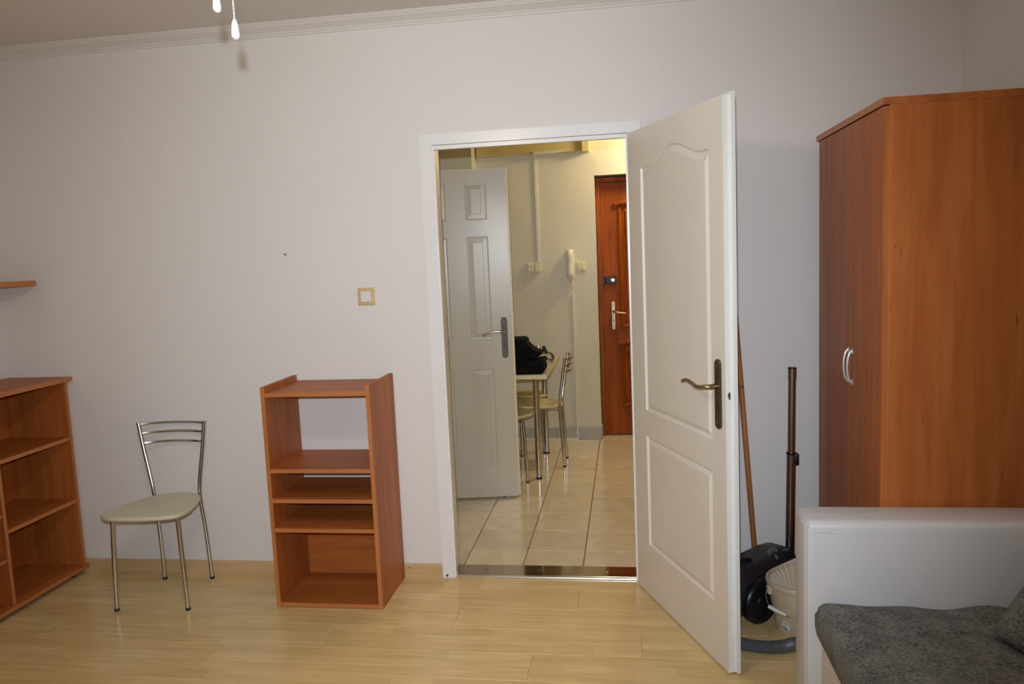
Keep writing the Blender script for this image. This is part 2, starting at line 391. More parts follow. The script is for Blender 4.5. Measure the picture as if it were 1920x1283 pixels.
# skirting boards of the room
def baseboard(name, x0, x1, nails, label):
    q = MB(); q.prism([(-0.0, 0.0), (-0.014, 0.0), (-0.014, 0.058), (-0.008, 0.066), (0, 0.066)], x0, x1, Matrix(((0, 1, 0, 0), (1, 0, 0, 0), (0, 0, 1, 0), (0, 0, 0, 1))))
    o = structure(q.build(name, BASEW), label, 'baseboard')
    for nx in nails:
        MB().lathe([(0.003, 0), (0.003, 0.002), (0.0015, 0.0025)], 8, Matrix.Translation((nx, -0.0135, 0.05)) @ Matrix.Rotation(R(90), 4, 'X')).build('nail', NAIL, o)
baseboard('baseboard_back', XL, -0.001, (-1.36, -0.165), 'light maple baseboard under the white wall beside the chair and bookcase')
baseboard('baseboard_right', 0.995, XR, (), 'light maple baseboard hidden behind the open door')

# crown moulding
prof = [(0, 2.586), (-0.010, 2.586), (-0.012, 2.592), (-0.008, 2.595), (-0.014, 2.599), (-0.014, 2.603), (-0.020, 2.606), (-0.030, 2.611), (-0.042, 2.617), (-0.052, 2.620),
        (-0.054, 2.624), (-0.062, 2.625), (-0.064, 2.629), (-0.072, 2.630), (-0.074, 2.635), (0, 2.635)]
q = MB(); q.prism(prof, XL, XR, Matrix(((0, 1, 0, 0), (1, 0, 0, 0), (0, 0, 1, 0), (0, 0, 0, 1))))
structure(q.build('trim_1', plain('crown_paint', (0.78, 0.745, 0.705), 0.5, var=0.02), smooth=True, ang=20), 'white crown moulding with fine grooves along the ceiling', 'moulding')

# door frame of the doorway
q = MB()
q.box(0.0, 0.056, -0.012, 0.0, 0, 2.10); q.box(0.938, 0.9938, -0.012, 0.0, 0, 2.10); q.box(0.056, 0.938, -0.012, 0.0, 2.052, 2.10)
fr = structure(q.build('trim_2', GLOSSW, bevel=0.003), 'white painted door frame around the doorway', 'door frame')
q = MB(); q.box(0.05, 0.066, -0.006, 0.02, 0, 2.05); q.box(0.928, 0.944, -0.006, 0.02, 0, 2.05); q.box(0.066, 0.928, -0.006, 0.02, 2.032, 2.05)
q.build('stop_bead', GLOSSW, fr, bevel=0.002)
q = MB(); q.box(0.03, 0.050, 0.0, WT + 0.004, 0, 2.052); q.box(0.944, 0.964, 0.0, WT + 0.004, 0, 2.052); q.box(0.03, 0.964, 0.0, WT + 0.004, 2.052, 2.066)
q.build('jamb_lining', plain('cream_jamb_paint', (0.76, 0.69, 0.55), 0.35, var=0.02), fr)
MB().lathe([(0.006, 0), (0.006, 0.003), (0.002, 0.004)], 10, Matrix.Translation((0.022, -0.012, 0.012)) @ Matrix.Rotation(R(90), 4, 'X')).build('nail', NAIL, fr)
# threshold strip
th = structure(MB().box(0.050, 0.944, 0.012, 0.130, -0.002, 0.010).build('trim_3', THRESH, bevel=0.002), 'polished metal threshold strip across the doorway', 'threshold')
MB().rbox(0.062, 0.934, -0.006, 0.016, 0.0, 0.009, 0.003, 2).build('front_lip', ALU, th)
for sx in (0.46, 0.79): MB().lathe([(0.005, 0), (0.005, 0.0015), (0.002, 0.002)], 10, Matrix.Translation((sx, 0.07, 0.010))).build('screw', BRASS, th)

# ------------------------------------------------------------------ hallway shell
HX0, HX1, HY1, HZ = -0.43, 1.75, 2.771, 2.60
hf = structure(MB().box(HX0 - 0.8, HX1, 0.02, 3.1, -0.05, -0.006).build('floor_hallway', GROUT), 'beige tiled floor of the hallway', 'floor')
TS, TX, TY = 0.2995, 0.0706, 0.3492
tiles = None
for i in range(-4, 6):
    for j in range(-1, 10):
        x0, y0 = TX + i * TS, TY + j * TS
        ya = max(y0, 0.13)
        if y0 + TS < 0.14 or y0 > 2.95: continue
        if j == -1:
            q = MB(); q.slab([(0, 0), (TS - .005, 0), (TS - .005, y0 + TS - ya - .0025), (0, y0 + TS - ya - .0025)], [(0, -.006), (0, -.001), (.0012, 0)])
            o = q.build('tile', TILE, hf); o.location = (x0 + .0025, ya, 0); continue
        if tiles is None:
            q = MB(); e = TS - 0.005; q.slab([(0, 0), (e, 0), (e, e), (0, e)], [(0, -.006), (0, -.001), (.0012, 0)])
            o = q.build('tile', TILE, hf); tiles = o.data
        else:
            o = bpy.data.objects.new('tile', tiles); COL.objects.link(o); o.parent = hf
        o.location = (x0 + 0.0025, y0 + 0.0025, 0)
q = MB(); q.box(-1.3, 0.685, HY1, 3.2, 0, HZ); q.box(1.62, HX1 + .1, HY1, 3.2, 0, HZ); q.box(0.685, 1.62, HY1, 3.2, 2.134, HZ)
structure(q.build('wall_far', HALLWALL, bevel=0.004), 'cream wall at the far end of the hallway around the front door', 'wall')
structure(MB().box(HX0 - .1, HX0, WT, 1.16, 0, HZ).build('wall_hallway_left', HALLWALL), 'cream hallway wall beside the inner doorway', 'wall')
structure(MB().box(HX0 - .9, HX0 - .8, WT, HY1, 0, HZ).build('wall_kitchen_left', HALLWALL), 'cream wall of the dining nook', 'wall')
structure(MB().box(HX1, HX1 + .1, WT, HY1, 0, HZ).build('wall_hallway_right', HALLWALL), 'cream hallway wall on the far side', 'wall')
structure(MB().box(HX0 - .9, HX1 + .1, WT, 3.2, HZ, HZ + .1).build('ceiling_hallway', HALLWALL), 'cream hallway ceiling', 'ceiling')
structure(MB().box(0.60, 1.70, 3.1, 3.2, 0, HZ).build('wall_behind_front_door', HALLWALL), 'plaster behind the front door', 'wall')
# plaster bulkhead above the nook and yellow duct along the top of the far wall
structure(MB().box(-1.2, -0.255, 2.56, HY1 + .01, 2.20, HZ).build('beam', HALLWALL, bevel=.004), 'cream plaster beam high beside the yellow duct', 'beam')
q = empty('duct_box', (0.2, 2.62, 2.36)); tag(q, 'pale yellow boxed duct along the top of the hallway wall', 'duct')
MB().box(-0.243, 0.60, 2.71, HY1, 2.324, HZ).build('casing', HALLYEL, q, (0.2, 2.62, 2.36), bevel=.004)
MB().box(0.60, 0.652, 2.68, HY1, 2.317, HZ).build('end_cap', HALLYEL, q, (0.2, 2.62, 2.36), bevel=.003)
# grey skirting tiles
sk = structure(MB().box(-1.2, 0.685, HY1 - .004, HY1, 0, .10).build('baseboard_far', GROUT), 'grey tile skirting along the far hallway wall', 'baseboard')
xs = [-1.19, -0.89, -0.59, -0.29, 0.01, 0.31, 0.493, 0.690]
for a, c in zip(xs[:-1], xs[1:]): MB().rbox(a + .001, c - .001, HY1 - .013, HY1 - .003, 0.0, .104, .0025, 1).build('tile', SKIRTT, sk)
MB().rbox(0.682, 0.693, HY1 - .013, HY1 + .12, 0.0, .104, .0025, 1).build('tile', SKIRTT, sk)

# ------------------------------------------------------------------ panelled door leaves
def leaf(parent, w, h, t, panels, rings, mface, medge, lip=0.0, z0=0.0):
    """front face on local y = 0 (seen from -y), panels a list of closed outlines in (x, z)"""
    loops = [[Vector((0, z0)), Vector((w, z0)), Vector((w, h)), Vector((0, h))]] + [[Vector(p) for p in o] for o in panels]
    flat = [p for l in loops for p in l]
    tris = tessellate_polygon([[Vector((p.x, p.y, 0)) for p in l] for l in loops])
    q = MB(); q._vf([(p.x, 0, p.y) for p in flat], [tuple(t_) for t_ in tris])
    q.build('leaf_face', mface, parent)
    q = MB(); q._vf([(0, 0, z0), (w, 0, z0), (w, 0, h), (0, 0, h), (0, t, z0), (w, t, z0), (w, t, h), (0, t, h)],
                    [(0, 1, 5, 4), (1, 2, 6, 5), (2, 3, 7, 6), (3, 0, 4, 7)])
    q._vf([(0.0, t - .012, z0), (w + lip, t - .012, z0), (w + lip, t - .012, h + lip * .7), (0.0, t - .012, h + lip * .7),
           (0.0, t, z0), (w + lip, t, z0), (w + lip, t, h + lip * .7), (0.0, t, h + lip * .7)],
          [(0, 1, 2, 3), (4, 7, 6, 5), (0, 4, 5, 1), (1, 5, 6, 2), (2, 6, 7, 3), (3, 7, 4, 0)]) if lip else q._vf([(0, t, z0), (w, t, z0), (w, t, h), (0, t, h)], [(0, 3, 2, 1)])
    q.build('leaf_edge', medge, parent)
    for o in panels:
        vs, fs = [], []; n = len(o)
        for ins, dep in rings: vs += [(p[0], dep, p[1]) for p in offset(o, ins)]
        for k in range(len(rings) - 1): fs += [(k * n + i, k * n + (i + 1) % n, (k + 1) * n + (i + 1) % n, (k + 1) * n + i) for i in range(n)]
        base = (len(rings) - 1) * n
        tr = tessellate_polygon([[Vector((vs[base + i][0], vs[base + i][2], 0)) for i in range(n)]])
        fs += [tuple(base + i for i in t_) for t_ in tr]
        MB()._vf(vs, fs).build('panel', mface, parent)
def handle_set(parent, x, z, y, w, h, mp, ml, lever, key=True, side=-1):
    """door plate with a lever on local face y (towards -y)"""
    q = MB(); o = roundrect(x - w / 2, x + w / 2, z - h / 2, z + h / 2, w * .46)
    q._vf([(p[0], y, p[1]) for p in o] + [(p[0], y - .005, p[1]) for p in o] + [(p[0], y - .008, p[1]) for p in offset(o, .003)],
          [tuple(range(2 * len(o), 3 * len(o)))] + [(k * len(o) + i, k * len(o) + (i + 1) % len(o), (k + 1) * len(o) + (i + 1) % len(o), (k + 1) * len(o) + i) for k in (0, 1) for i in range(len(o))])
    pl = q.build('handle_plate', mp, parent)
    X = Matrix.Rotation(R(90), 4, 'X')
    for dz in (h * .40, -h * .40): MB().lathe([(.004, 0), (.004, .001), (.002, .002)], 10, Matrix.Translation((x, y - .008, z + dz)) @ X).build('screw', ml, pl)
    if key:
        q = MB(); q.prism(roundrect(x - .003, x + .003, z - .048, z - .028, .0028), y - .0088, y - .007); q.build('keyhole', BLACKP, pl)
    P, rr = lever
    MB().tube(catmull(P, 5), [rr[min(int(i / 5), len(rr) - 1)] for i in range(5 * (len(P) - 1) + 1)], 12).build('lever', ml, parent, smooth=True)
# door_1: the open white door
d1 = structure(empty('door_1', (0.936, -0.05, 0), R(-67.72)), 'open ivory door with an arched upper panel and bronze handle', 'door')
def arch_panel(x0, x1, z0, zs, zp):
    o = [(x0, z0), (x1, z0), (x1, zs)]; n = 28
    for k in range(1, n):
        t = k / n; u = abs(t - .5) * 2
        s = 0.5 + 0.5 * math.cos(math.pi * min(1, u / 0.86)); o.append((x1 + (x0 - x1) * t, zs + (zp - zs) * s))
    o.append((x0, zs)); return o
leaf(d1, 0.820, 2.042, 0.040, [arch_panel(.133, .722, .848, 1.880, 1.940), [(.133, .238), (.718, .238), (.718, .733), (.133, .733)]],
     [(0, 0), (.005, .0085), (.011, .0095), (.030, .0015), (.034, .0015)], LEAFW, LEAFE, lip=0.014, z0=0.008)
handle_set(d1, .774, 1.024, 0, .040, .25, BRONZE, BRASS,
           ([(.770, -.006, 1.052), (.769, -.035, 1.052), (.757, -.049, 1.051), (.728, -.051, 1.046), (.700, -.051, 1.046), (.670, -.051, 1.052), (.640, -.051, 1.057), (.612, -.050, 1.055), (.588, -.048, 1.047)],
            [.010, .009, .0085, .0078, .0072, .0070, .0072, .0070, .0062]))
q = MB(); q.prism(roundrect(.008, .020, .985, 1.10, .005), 0, .0008, Matrix(((0, 1, 0, .8200), (1, 0, 0, .0), (0, 0, 1, 0), (0, 0, 0, 1)))); q.build('lock_plate', LEAFE, d1)
q = MB(); q.box(.8204, .823, .011, .017, 1.012, 1.036); q.box(.8204, .826, .008, .013, 1.022, 1.030); q.build('latch_bolt', NAIL, d1)
for hz in (.25, 1.80): MB().lathe([(.007, 0), (.007, .08), (.004, .086)], 10, Matrix.Translation((-.004, .030, hz))).build('hinge', CHROME, d1)

# door_2: grey-white six-panel door standing open in the hallway
A2 = R(8.2)
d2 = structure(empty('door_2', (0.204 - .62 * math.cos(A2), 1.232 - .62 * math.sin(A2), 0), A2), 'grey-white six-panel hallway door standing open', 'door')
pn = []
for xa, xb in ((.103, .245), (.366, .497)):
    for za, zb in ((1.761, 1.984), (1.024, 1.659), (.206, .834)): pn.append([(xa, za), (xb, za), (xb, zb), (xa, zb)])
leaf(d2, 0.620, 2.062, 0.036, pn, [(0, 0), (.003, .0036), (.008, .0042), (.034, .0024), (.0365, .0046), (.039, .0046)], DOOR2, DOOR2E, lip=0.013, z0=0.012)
handle_set(d2, .573, 1.030, 0, .038, .255, PLATEG, STEEL,
           ([(.573, -.006, 1.068), (.572, -.035, 1.068), (.560, -.046, 1.070), (.530, -.048, 1.073), (.500, -.048, 1.071), (.465, -.047, 1.062), (.440, -.046, 1.050)],
            [.009, .008, .0075, .007, .007, .0065, .006]))
q = MB(); q.box(.633, .6345, .026, .034, 1.03, 1.07); q.build('latch_plate', PLATEG, d2)
MB().box(.52, .535, .012, .026, .002, .014).build('door_foot', RUBBER, d2)

# door_3: varnished front door in its recess
d3 = structure(empty('door_3', (0.69, 2.93, 0)), 'orange varnished wooden front door with white handle plate and black bolt', 'door')
def arch3(x0, x1, z0, z1):
    n = 14; o = [(x0, z0), (x1, z0), (x1, z1)]
    o += [(x1 + (x0 - x1) * k / n, z1 + .045 * math.sin(math.pi * k / n)) for k in range(1, n)]; o.append((x0, z1)); return o
q = MB(); q.box(0, .032, -.05, .02, 0, 2.122); q.box(.89, .925, -.05, .02, 0, 2.122); q.box(.032, .89, -.05, .02, 2.088, 2.122); q.build('frame', PINE, d3, bevel=.004)
lf = empty('leaf', (.034, -.022, 0)); lf.parent = d3
leaf(lf, 0.854, 2.085, 0.038, [arch3(.135, .72, .90, 1.90), arch3(.135, .72, .24, .76)],
     [(0, 0), (.004, -.012), (.016, -.016), (.026, -.006), (.034, .006), (.062, -.003)], PINE, PINE, z0=.01)
for z in (1.905, .77): MB().tube([(.115, -.012, z), (.155, -.018, z + .012), (.22, -.018, z + .014)], .022, 10, True, None).build('carved_cap', PINE, lf, smooth=True)
q = MB(); q.rbox(.026, .056, -.040, -.022, 1.262, 1.326, .004, 2); q.rbox(.060, .146, -.046, -.022, 1.266, 1.326, .006, 2)
bl = q.build('bolt', BLACKP, d3)
MB().lathe([(.019, 0), (.019, .004), (.010, .006)], 16, Matrix.Translation((.118, -.046, 1.298)) @ Matrix.Rotation(R(90), 4, 'X') @ Matrix.Scale(1.2, 4, (1, 0, 0))).build('bolt_knob', CHROME, bl)
handle_set(d3, .114, 1.004, -.022, .026, .232, plain('white_enamel', (.80, .79, .72), .3), BRASS,
           ([(.116, -.028, 1.042), (.117, -.055, 1.040), (.130, -.068, 1.036), (.170, -.070, 1.030), (.222, -.068, 1.022)], [.010, .009, .008, .0065, .004]))

# ------------------------------------------------------------------ hallway fittings
def fitting(name, loc, label, cat): return tag(empty(name, loc), label, cat)
YW = HY1
t = fitting('cable_trunking', (0.222, YW, 2.34), 'white plastic cable trunking running up from the wall socket', 'trunking')
o_ = (0.222, YW, 2.34)
MB().box(.212, .232, YW - .014, YW, 1.468, 2.324).build('vertical_run', IVORYP, t, o_, bevel=.002)
MB().box(.212, .42, YW - .074, YW - .0605, 2.318, 2.340).build('top_run', IVORYP, t, o_, bevel=.002)
t = fitting('wall_socket', (.18, YW, 1.43), 'cream double wall socket box beside the grey-white door', 'socket'); o_ = (.18, YW, 1.43)
MB().rbox(.128, .186, YW - .03, YW, 1.392, 1.466, .004, 2).build('socket_box', CREAMP, t, o_)
MB().lathe([(.024, 0), (.024, .008), (.018, .008), (.017, .001)], 20, Matrix.Translation((.157, YW - .028, 1.430)) @ Matrix.Rotation(R(90), 4, 'X')).build('socket_well', IVORYP, t, o_)
MB().rbox(.188, .236, YW - .032, YW, 1.390, 1.464, .004, 2).build('junction_box', CREAMP, t, o_)
tag(MB().tube(catmull([(.135, YW - .012, 1.400), (.128, YW - .010, 1.33), (.105, YW - .008, 1.29), (.05, YW - .008, 1.245), (-.02, YW - .008, 1.205), (-.10, YW - .01, 1.17)], 5), .0025, 6).build('cord', CREAMP, smooth=True),
    'thin cream cord drooping on the wall under the socket box', 'cord')
t = fitting('intercom', (.475, YW, 1.44), 'white intercom handset hanging on the cream wall', 'intercom'); o_ = (.475, YW, 1.44)
q = MB(); q.slab(roundrect(.440, .508, 1.330, 1.556, .010), [(0, 0), (0, .010), (.003, .014)], Matrix.Translation((0, YW, 0)) @ Matrix.Rotation(R(90), 4, 'X')); q.build('base', IVORYP, t, o_, smooth=True)
q = MB(); q.tube(catmull([(.474, YW - .032, 1.338), (.474, YW - .050, 1.37), (.474, YW - .046, 1.44), (.474, YW - .050, 1.51), (.474, YW - .032, 1.548)], 5), [.026, .028, .030, .030, .030, .030, .028, .028, .028, .028, .028, .028, .028, .028, .028, .030, .030, .030, .030, .028, .026], 14, flat=None).build('handset', IVORYP, t, o_, smooth=True)
cp = [(.478 + .012 * math.cos(a) * (1 - k / 150), YW - .02 + .012 * math.sin(a) * (1 - k / 150), 1.330 - .105 * k / 120) for k in range(121) for a in (k * .78,)]
MB().tube(cp, .003, 6).build('coiled_cord', CREAMP, t, o_, smooth=True)
t = fitting('light_switch', (.561, YW, 1.42), 'cream double rocker light switch next to the intercom', 'switch'); o_ = (.561, YW, 1.42)
MB().rbox(.524, .598, YW - .012, YW, 1.380, 1.464, .004, 2).build('frame', CREAMP, t, o_)
for xa in (.537, .562): MB().rbox(xa, xa + .0235, YW - .019, YW - .010, 1.395, 1.449, .003, 2).build('rocker', CREAMP, t, o_)
t = fitting('cable_duct', (.487, YW, .1), 'thin white cable strip running down the wall below the intercom to the floor', 'trunking'); o_ = (.487, YW, .1)
MB().box(.483, .495, YW - .016, YW, .0, 1.21).build('vertical_run', IVORYP, t, o_)
MB().box(-.3, .483, YW - .026, YW - .0135, .0, .014).build('floor_run', IVORYP, t, o_)
# hallway ceiling lamp behind the right-hand jamb
t = fitting('ceiling_lamp', (1.30, 2.42, HZ), 'round glowing glass lamp on the hallway ceiling', 'lamp'); o_ = (1.30, 2.42, HZ)
MB().lathe([(.10, HZ), (.10, HZ - .02), (.02, HZ - .021)], 20, Matrix.Translation((1.30, 2.42, 0))).build('base', WHITEP, t, o_)
MB().lathe([(.03, HZ - .022), (.075, HZ - .04), (.10, HZ - .08), (.095, HZ - .12), (.06, HZ - .15), (.01, HZ - .16)], 20, Matrix.Translation((1.30, 2.42, 0))).build('globe', HGLOBE, t, o_, smooth=True)

# ------------------------------------------------------------------ dining table, chairs and bag in the hallway
t = tag(empty('dining_table', (0, 1.97, 0)), 'cream-edged dining table with chrome legs partly behind the grey-white door', 'table'); o_ = (0, 1.97, 0)
MB().box(-.42, .380, 1.475, 2.475, .722, .750).build('tabletop', TABLETOP, t, o_)
q = MB(); q.box(-.422, .383, 1.472, 1.475, .721, .7505); q.box(-.422, .383, 2.475, 2.478, .721, .7505); q.box(.380, .383, 1.475, 2.475, .721, .7505); q.box(-.422, -.420, 1.475, 2.475, .721, .7505)
q.build('edge_band', TABEDGE, t, o_)
for ya in (1.61, 2.32): MB().box(-.36, .30, ya, ya + .02, .694, .722).build('apron', PLATEG, t, o_)
for lx, ly in ((.289, 1.645), (.275, 2.325), (-.34, 1.645), (-.34, 2.325)):
    lg = MB().tube([(lx, ly, .012), (lx, ly, .722)], .020, 16).build('leg', CHROME, t, o_, smooth=True)
    MB().lathe([(.021, 0), (.021, .014)], 14, Matrix.Translation((lx, ly, 0))).build('foot_cap', RUBBER, lg, o_)

def make_chair(seatmat, label, group=None):
    t = tag(empty('cafe_chair'), label, 'chair', group)
    ol = [(-.095, -.128), (.012, -.166), (.115, -.142), (.182, -.03), (.216, .09), (.230, .19), (.205, .255), (.115, .284), (.012, .288), (-.09, .280), (-.155, .245), (-.178, .19), (-.170, .10), (-.145, -.01)]
    ol = [(p.x, -p.y) for p in catmull([(a * .95 - .008, c, 0) for a, c in ol], 5, True)]
    q = MB(); q.slab(ol, [(.012, -.012), (.003, -.009), (0, -.003), (.0015, .003), (.005, .0065), (.011, .0085), (.018, .009)])
    for v in q.bm.verts: v.co.z += .450 - v.co.y * .055
    q.build('seat', seatmat, t, smooth=True, ang=60)
    q = MB()
    for s in (-1, 1): q.tube([(s * .150, -.165, .440), (s * .105, .150, .428)], .008, 8)
    q.tube([(-.150, -.160, .440), (.150, -.160, .440)], .008, 8); q.tube([(-.115, .13, .430), (.115, .13, .430)], .008, 8)
    q.prism([(-.150, .444), (.150, .450), (.150, .424), (.110, .438), (-.06, .436), (-.150, .412)], -.164, -.156)
    q.build('seat_frame', STEEL, t, smooth=True)
    for s in (-1, 1):
        l = MB().tube(catmull([(s * .168, -.176, .008), (s * .160, -.172, .24), (s * .152, -.165, .446)], 3), .0100, 12).build('leg', CHROME, t, smooth=True)
        MB().lathe([(.0112, 0), (.0112, .012)], 12, Matrix.Translation((s * .168, -.176, 0))).build('foot_cap', RUBBER, l)
        l = MB().tube(catmull([(s * .122, .172, .008), (s * .118, .158, .25), (s * .115 - .006, .148, .430), (s * .124 - .012, .157, .52), (s * .148 - .021, .178, .66), (s * .168 - .030, .198, .796)], 4), .0100, 12).build('leg', CHROME, t, smooth=True)
        MB().lathe([(.0112, 0), (.0112, .012)], 12, Matrix.Translation((s * .122, .172, 0))).build('foot_cap', RUBBER, l)
    for z in (.786, .742, .694):
        f = (z - .43) / .366; hx = .115 + f * .052; y = .148 + f * .050; ox = -.006 - f * .023
        MB().tube(catmull([(ox - hx, y, z), (ox - hx * .62, y + .029, z + .001), (ox, y + .043, z + .001), (ox + hx * .62, y + .029, z + .001), (ox + hx, y, z)], 5), .0062, 8).build('back_rail', CHROME, t, smooth=True)
    return t
c0 = make_chair(CREAM, 'chrome chair with cream wedge seat alone against the white wall')
c0.location = (-1.275, -.252, 0); c0.rotation_euler = (0, 0, R(4.5))
def hall_chair(loc, deg, label):
    c = copy_tree(c0); c['label'] = label; c['group'] = 'chairs around the dining table'
    for ch in c.children:
        if ch.name.startswith('seat') and not ch.name.startswith('seat_frame'):
            ch.data = seat_y
    c.location = loc; c.rotation_euler = (0, 0, R(deg)); return c
seat_y = [ch for ch in c0.children if ch.name == 'seat'][0].data.copy(); seat_y.materials.clear(); seat_y.materials.append(CREAMY)
hall_chair((.270, 2.062, 0), -90, 'cream-seated chrome chair tucked under the right end of the table')
hall_chair((.072, 2.508, 0), 4, 'chrome chair on the far side of the table behind the bag')
hall_chair((-.022, 1.572, 0), 130, 'chrome chair with only its seat edge showing beside the door, nearest the doorway')

t = tag(empty('shoulder_bag', (.2, 1.6, .751)), 'black shoulder bag with grey strap lying on the dining table', 'bag'); o_ = (.2, 1.6, .751)
MB().rbox(-.05, .365, 1.495, 1.74, .752, .812, .02, 3).build('laptop_pocket', BAGCLOTH, t, o_, smooth=True)
q = MB(); q.rbox(-.08, .262, 1.53, 1.72, .80, .985, .022, 3)
for v in q.bm.verts:
    if v.co.z > .9: v.co.x -= (v.co.z - .9) * .10 + max(0, v.co.x) * .02
q.build('main_body', BAGCLOTH, t, o_, smooth=True)
q = MB(); q.prism([(p.x, p.y) for p in catmull([(.245, .948, 0), (.268, .932, 0), (.300, .904, 0), (.345, .890, 0), (.352, .882, 0), (.322, .858, 0), (.285, .860, 0), (.245, .868, 0)], 4, True)], 1.545, 1.70); q.build('flap', BAGCLOTH, t, o_, bevel=.006)
q = MB(); q.prism([(p.x, p.y) for p in catmull([(.20, .815, 0), (.24, .842, 0), (.30, .836, 0), (.36, .842, 0), (.362, .812, 0), (.28, .806, 0)], 3, True)], 1.50, 1.72); q.build('fold', BAGCLOTH, t, o_, bevel=.005)
MB().tube(catmull([(.330, 1.60, .884), (.352, 1.72, .872), (.368, 1.86, .846), (.374, 1.98, .818), (.372, 2.08, .785), (.362, 2.15, .759), (.32, 2.20, .756)], 5), .011, 8, flat=.35).build('strap', STRAP, t, o_, smooth=True)
MB().rbox(-.010, .010, -.012, .012, -.028, .028, .006, 2, T=Matrix.Translation((.356, 1.70, .888)) @ Matrix.Rotation(R(-25), 4, 'Y')).build('buckle', BLACKP, t, o_)

# ------------------------------------------------------------------ bookcase beside the doorway
t = tag(empty('bookcase', (-.433, -.19, 0)), 'small orange-brown open bookcase standing left of the doorway', 'bookcase'); o_ = (-.433, -.19, 0)
BX0, BX1, BY, TH = -.687, -.189, -.366, .018
Z1 = 1.010
def board(name, x0, x1, y0, y1, z0, z1, ax, par, org, mats=None): return MB().box(x0, x1, y0, y1, z0, z1).build(name, (mats or WOOD)[ax], par, org, bevel=.0012)
for x in (BX0, BX1 - TH):
    s = board('side_panel', x, x + TH, BY + .002, -.016, 0, Z1, 'Z', t, o_)
    MB().box(x, x + TH, BY, BY + .002, 0, Z1).build('edging', EDGE['Z'], s, o_)
for nm, z in (('top_board', .966), ('shelf', .623), ('shelf', .486), ('shelf', .351), ('bottom_board', .004)):
    s = board(nm, BX0 + TH, BX1 - TH, BY + .004, -.018, z, z + TH, 'X', t, o_)
    MB().box(BX0 + TH, BX1 - TH, BY + .002, BY + .004, z, z + TH).build('edging', EDGE['X'], s, o_)
board('back_panel', BX0 + TH, BX1 - TH, -.026, -.019, .022, .351, 'X', t, o_)

# ------------------------------------------------------------------ open shelving cabinet along the left wall
t = tag(empty('shelving_cabinet', (-2.06, -.5, 0)), 'orange-brown open shelving cabinet in the corner beside the chair', 'cabinet'); o_ = (-2.06, -.5, 0)
CX0, CX1, CY1, CY0, CT = -2.235, -1.892, -.022, -1.02, .018
def cboard(nm, x1, y0, y1, z0, z1, ax, wide=True):
    s = board(nm, CX0, x1 - .002, y0, y1, z0, z1, ax, t, o_)
    MB().box(x1 - .002, x1, y0, y1, z0, z1).build('edging', EDGE[ax], s, o_)
cboard('top_board', -1.874, CY0 - .01, -.004, 1.003, 1.024, 'Y')
cboard('bottom_board', -1.880, CY0 - .01, -.016, .026, .045, 'Y')
for nm, ya in (('side_panel', CY1 - CT), ('divider', -.512), ('side_panel', CY0)): cboard(nm, CX1, ya, ya + CT, .045, 1.003, 'Z')
for ya, yb, zs in ((-.494, CY1 - CT, (.701, .376)), (CY0 + CT, -.512, (.76, .458, .249))):
    for z in zs: cboard('shelf', CX1 - .006, ya, yb, z, z + CT, 'Y')
board('back_panel', CX0 - .006, CX0, CY0, CY1, .026, 1.003, 'Z', t, o_)
for fx in (-1.93, -2.2):
    for fy in (-.09, -.94): MB().lathe([(.02, 0), (.02, .022), (.026, .026)], 12, Matrix.Translation((fx, fy, 0))).build('foot', RUBBER, t, o_)
# corner wall shelf above it
t = tag(empty('corner_shelf', (-2.15, -.1, 1.49)), 'rounded orange-brown wall shelf above the shelving cabinet', 'shelf'); o_ = (-2.15, -.1, 1.49)
ol = [(XL + .001, -.004), (-2.03, -.004), (-1.995, -.03), (-1.985, -.07)] + [(p.x, p.y) for p in catmull([(-1.985, -.07, 0), (-1.995, -.14, 0), (-2.03, -.21, 0), (-2.09, -.265, 0), (-2.17, -.295, 0), (XL + .001, -.305, 0)], 4)][1:]
MB().slab(ol, [(.0025, 1.490), (.0025, 1.5155)]).build('board', WOOD['X'], t, o_)
MB().slab(ol, [(0, 1.4905), (0, 1.515)]).build('edging', EDGE['X'], t, o_)

# ------------------------------------------------------------------ wardrobe
t = tag(empty('wardrobe', (2.0, -.5, 0)), 'tall orange-brown two-door wardrobe in the corner behind the sofa', 'wardrobe'); o_ = (2.0, -.5, 0)
WX0, WX1, WY0, WY1, WZ = 1.722, 2.300, -.930, -.085, 1.955
board('side_panel', WX0 + .018, WX1, WY0, WY0 + .018, 0, WZ, 'Z', t, o_)
MB().box(WX0 + .015, WX0 + .018, WY0, WY0 + .018, 0, WZ).build('side_edging', EDGE['Z'], t, o_)
board('side_panel', WX0 + .004, WX1, WY1 - .018, WY1, 0, WZ, 'Z', t, o_)
board('back_panel', WX1 - .006, WX1, WY0 + .018, WY1 - .018, .05, WZ, 'Z', t, o_)
board('bottom_board', WX0 + .02, WX1 - .006, WY0 + .018, WY1 - .018, .06, .078, 'Y', t, o_)
board('plinth', WX0 + .04, WX0 + .058, WY0 + .018, WY1 - .018, 0, .06, 'Y', t, o_)
s = board('top_board', WX0 - .004, WX1, WY0 - .002, WY1 + .012, WZ, WZ + .022, 'Y', t, o_)
MB().box(WX0 - .0065, WX0 - .004, WY0 - .002, WY1 + .012, WZ, WZ + .022).build('front_edging', EDGE['Y'], s, o_)
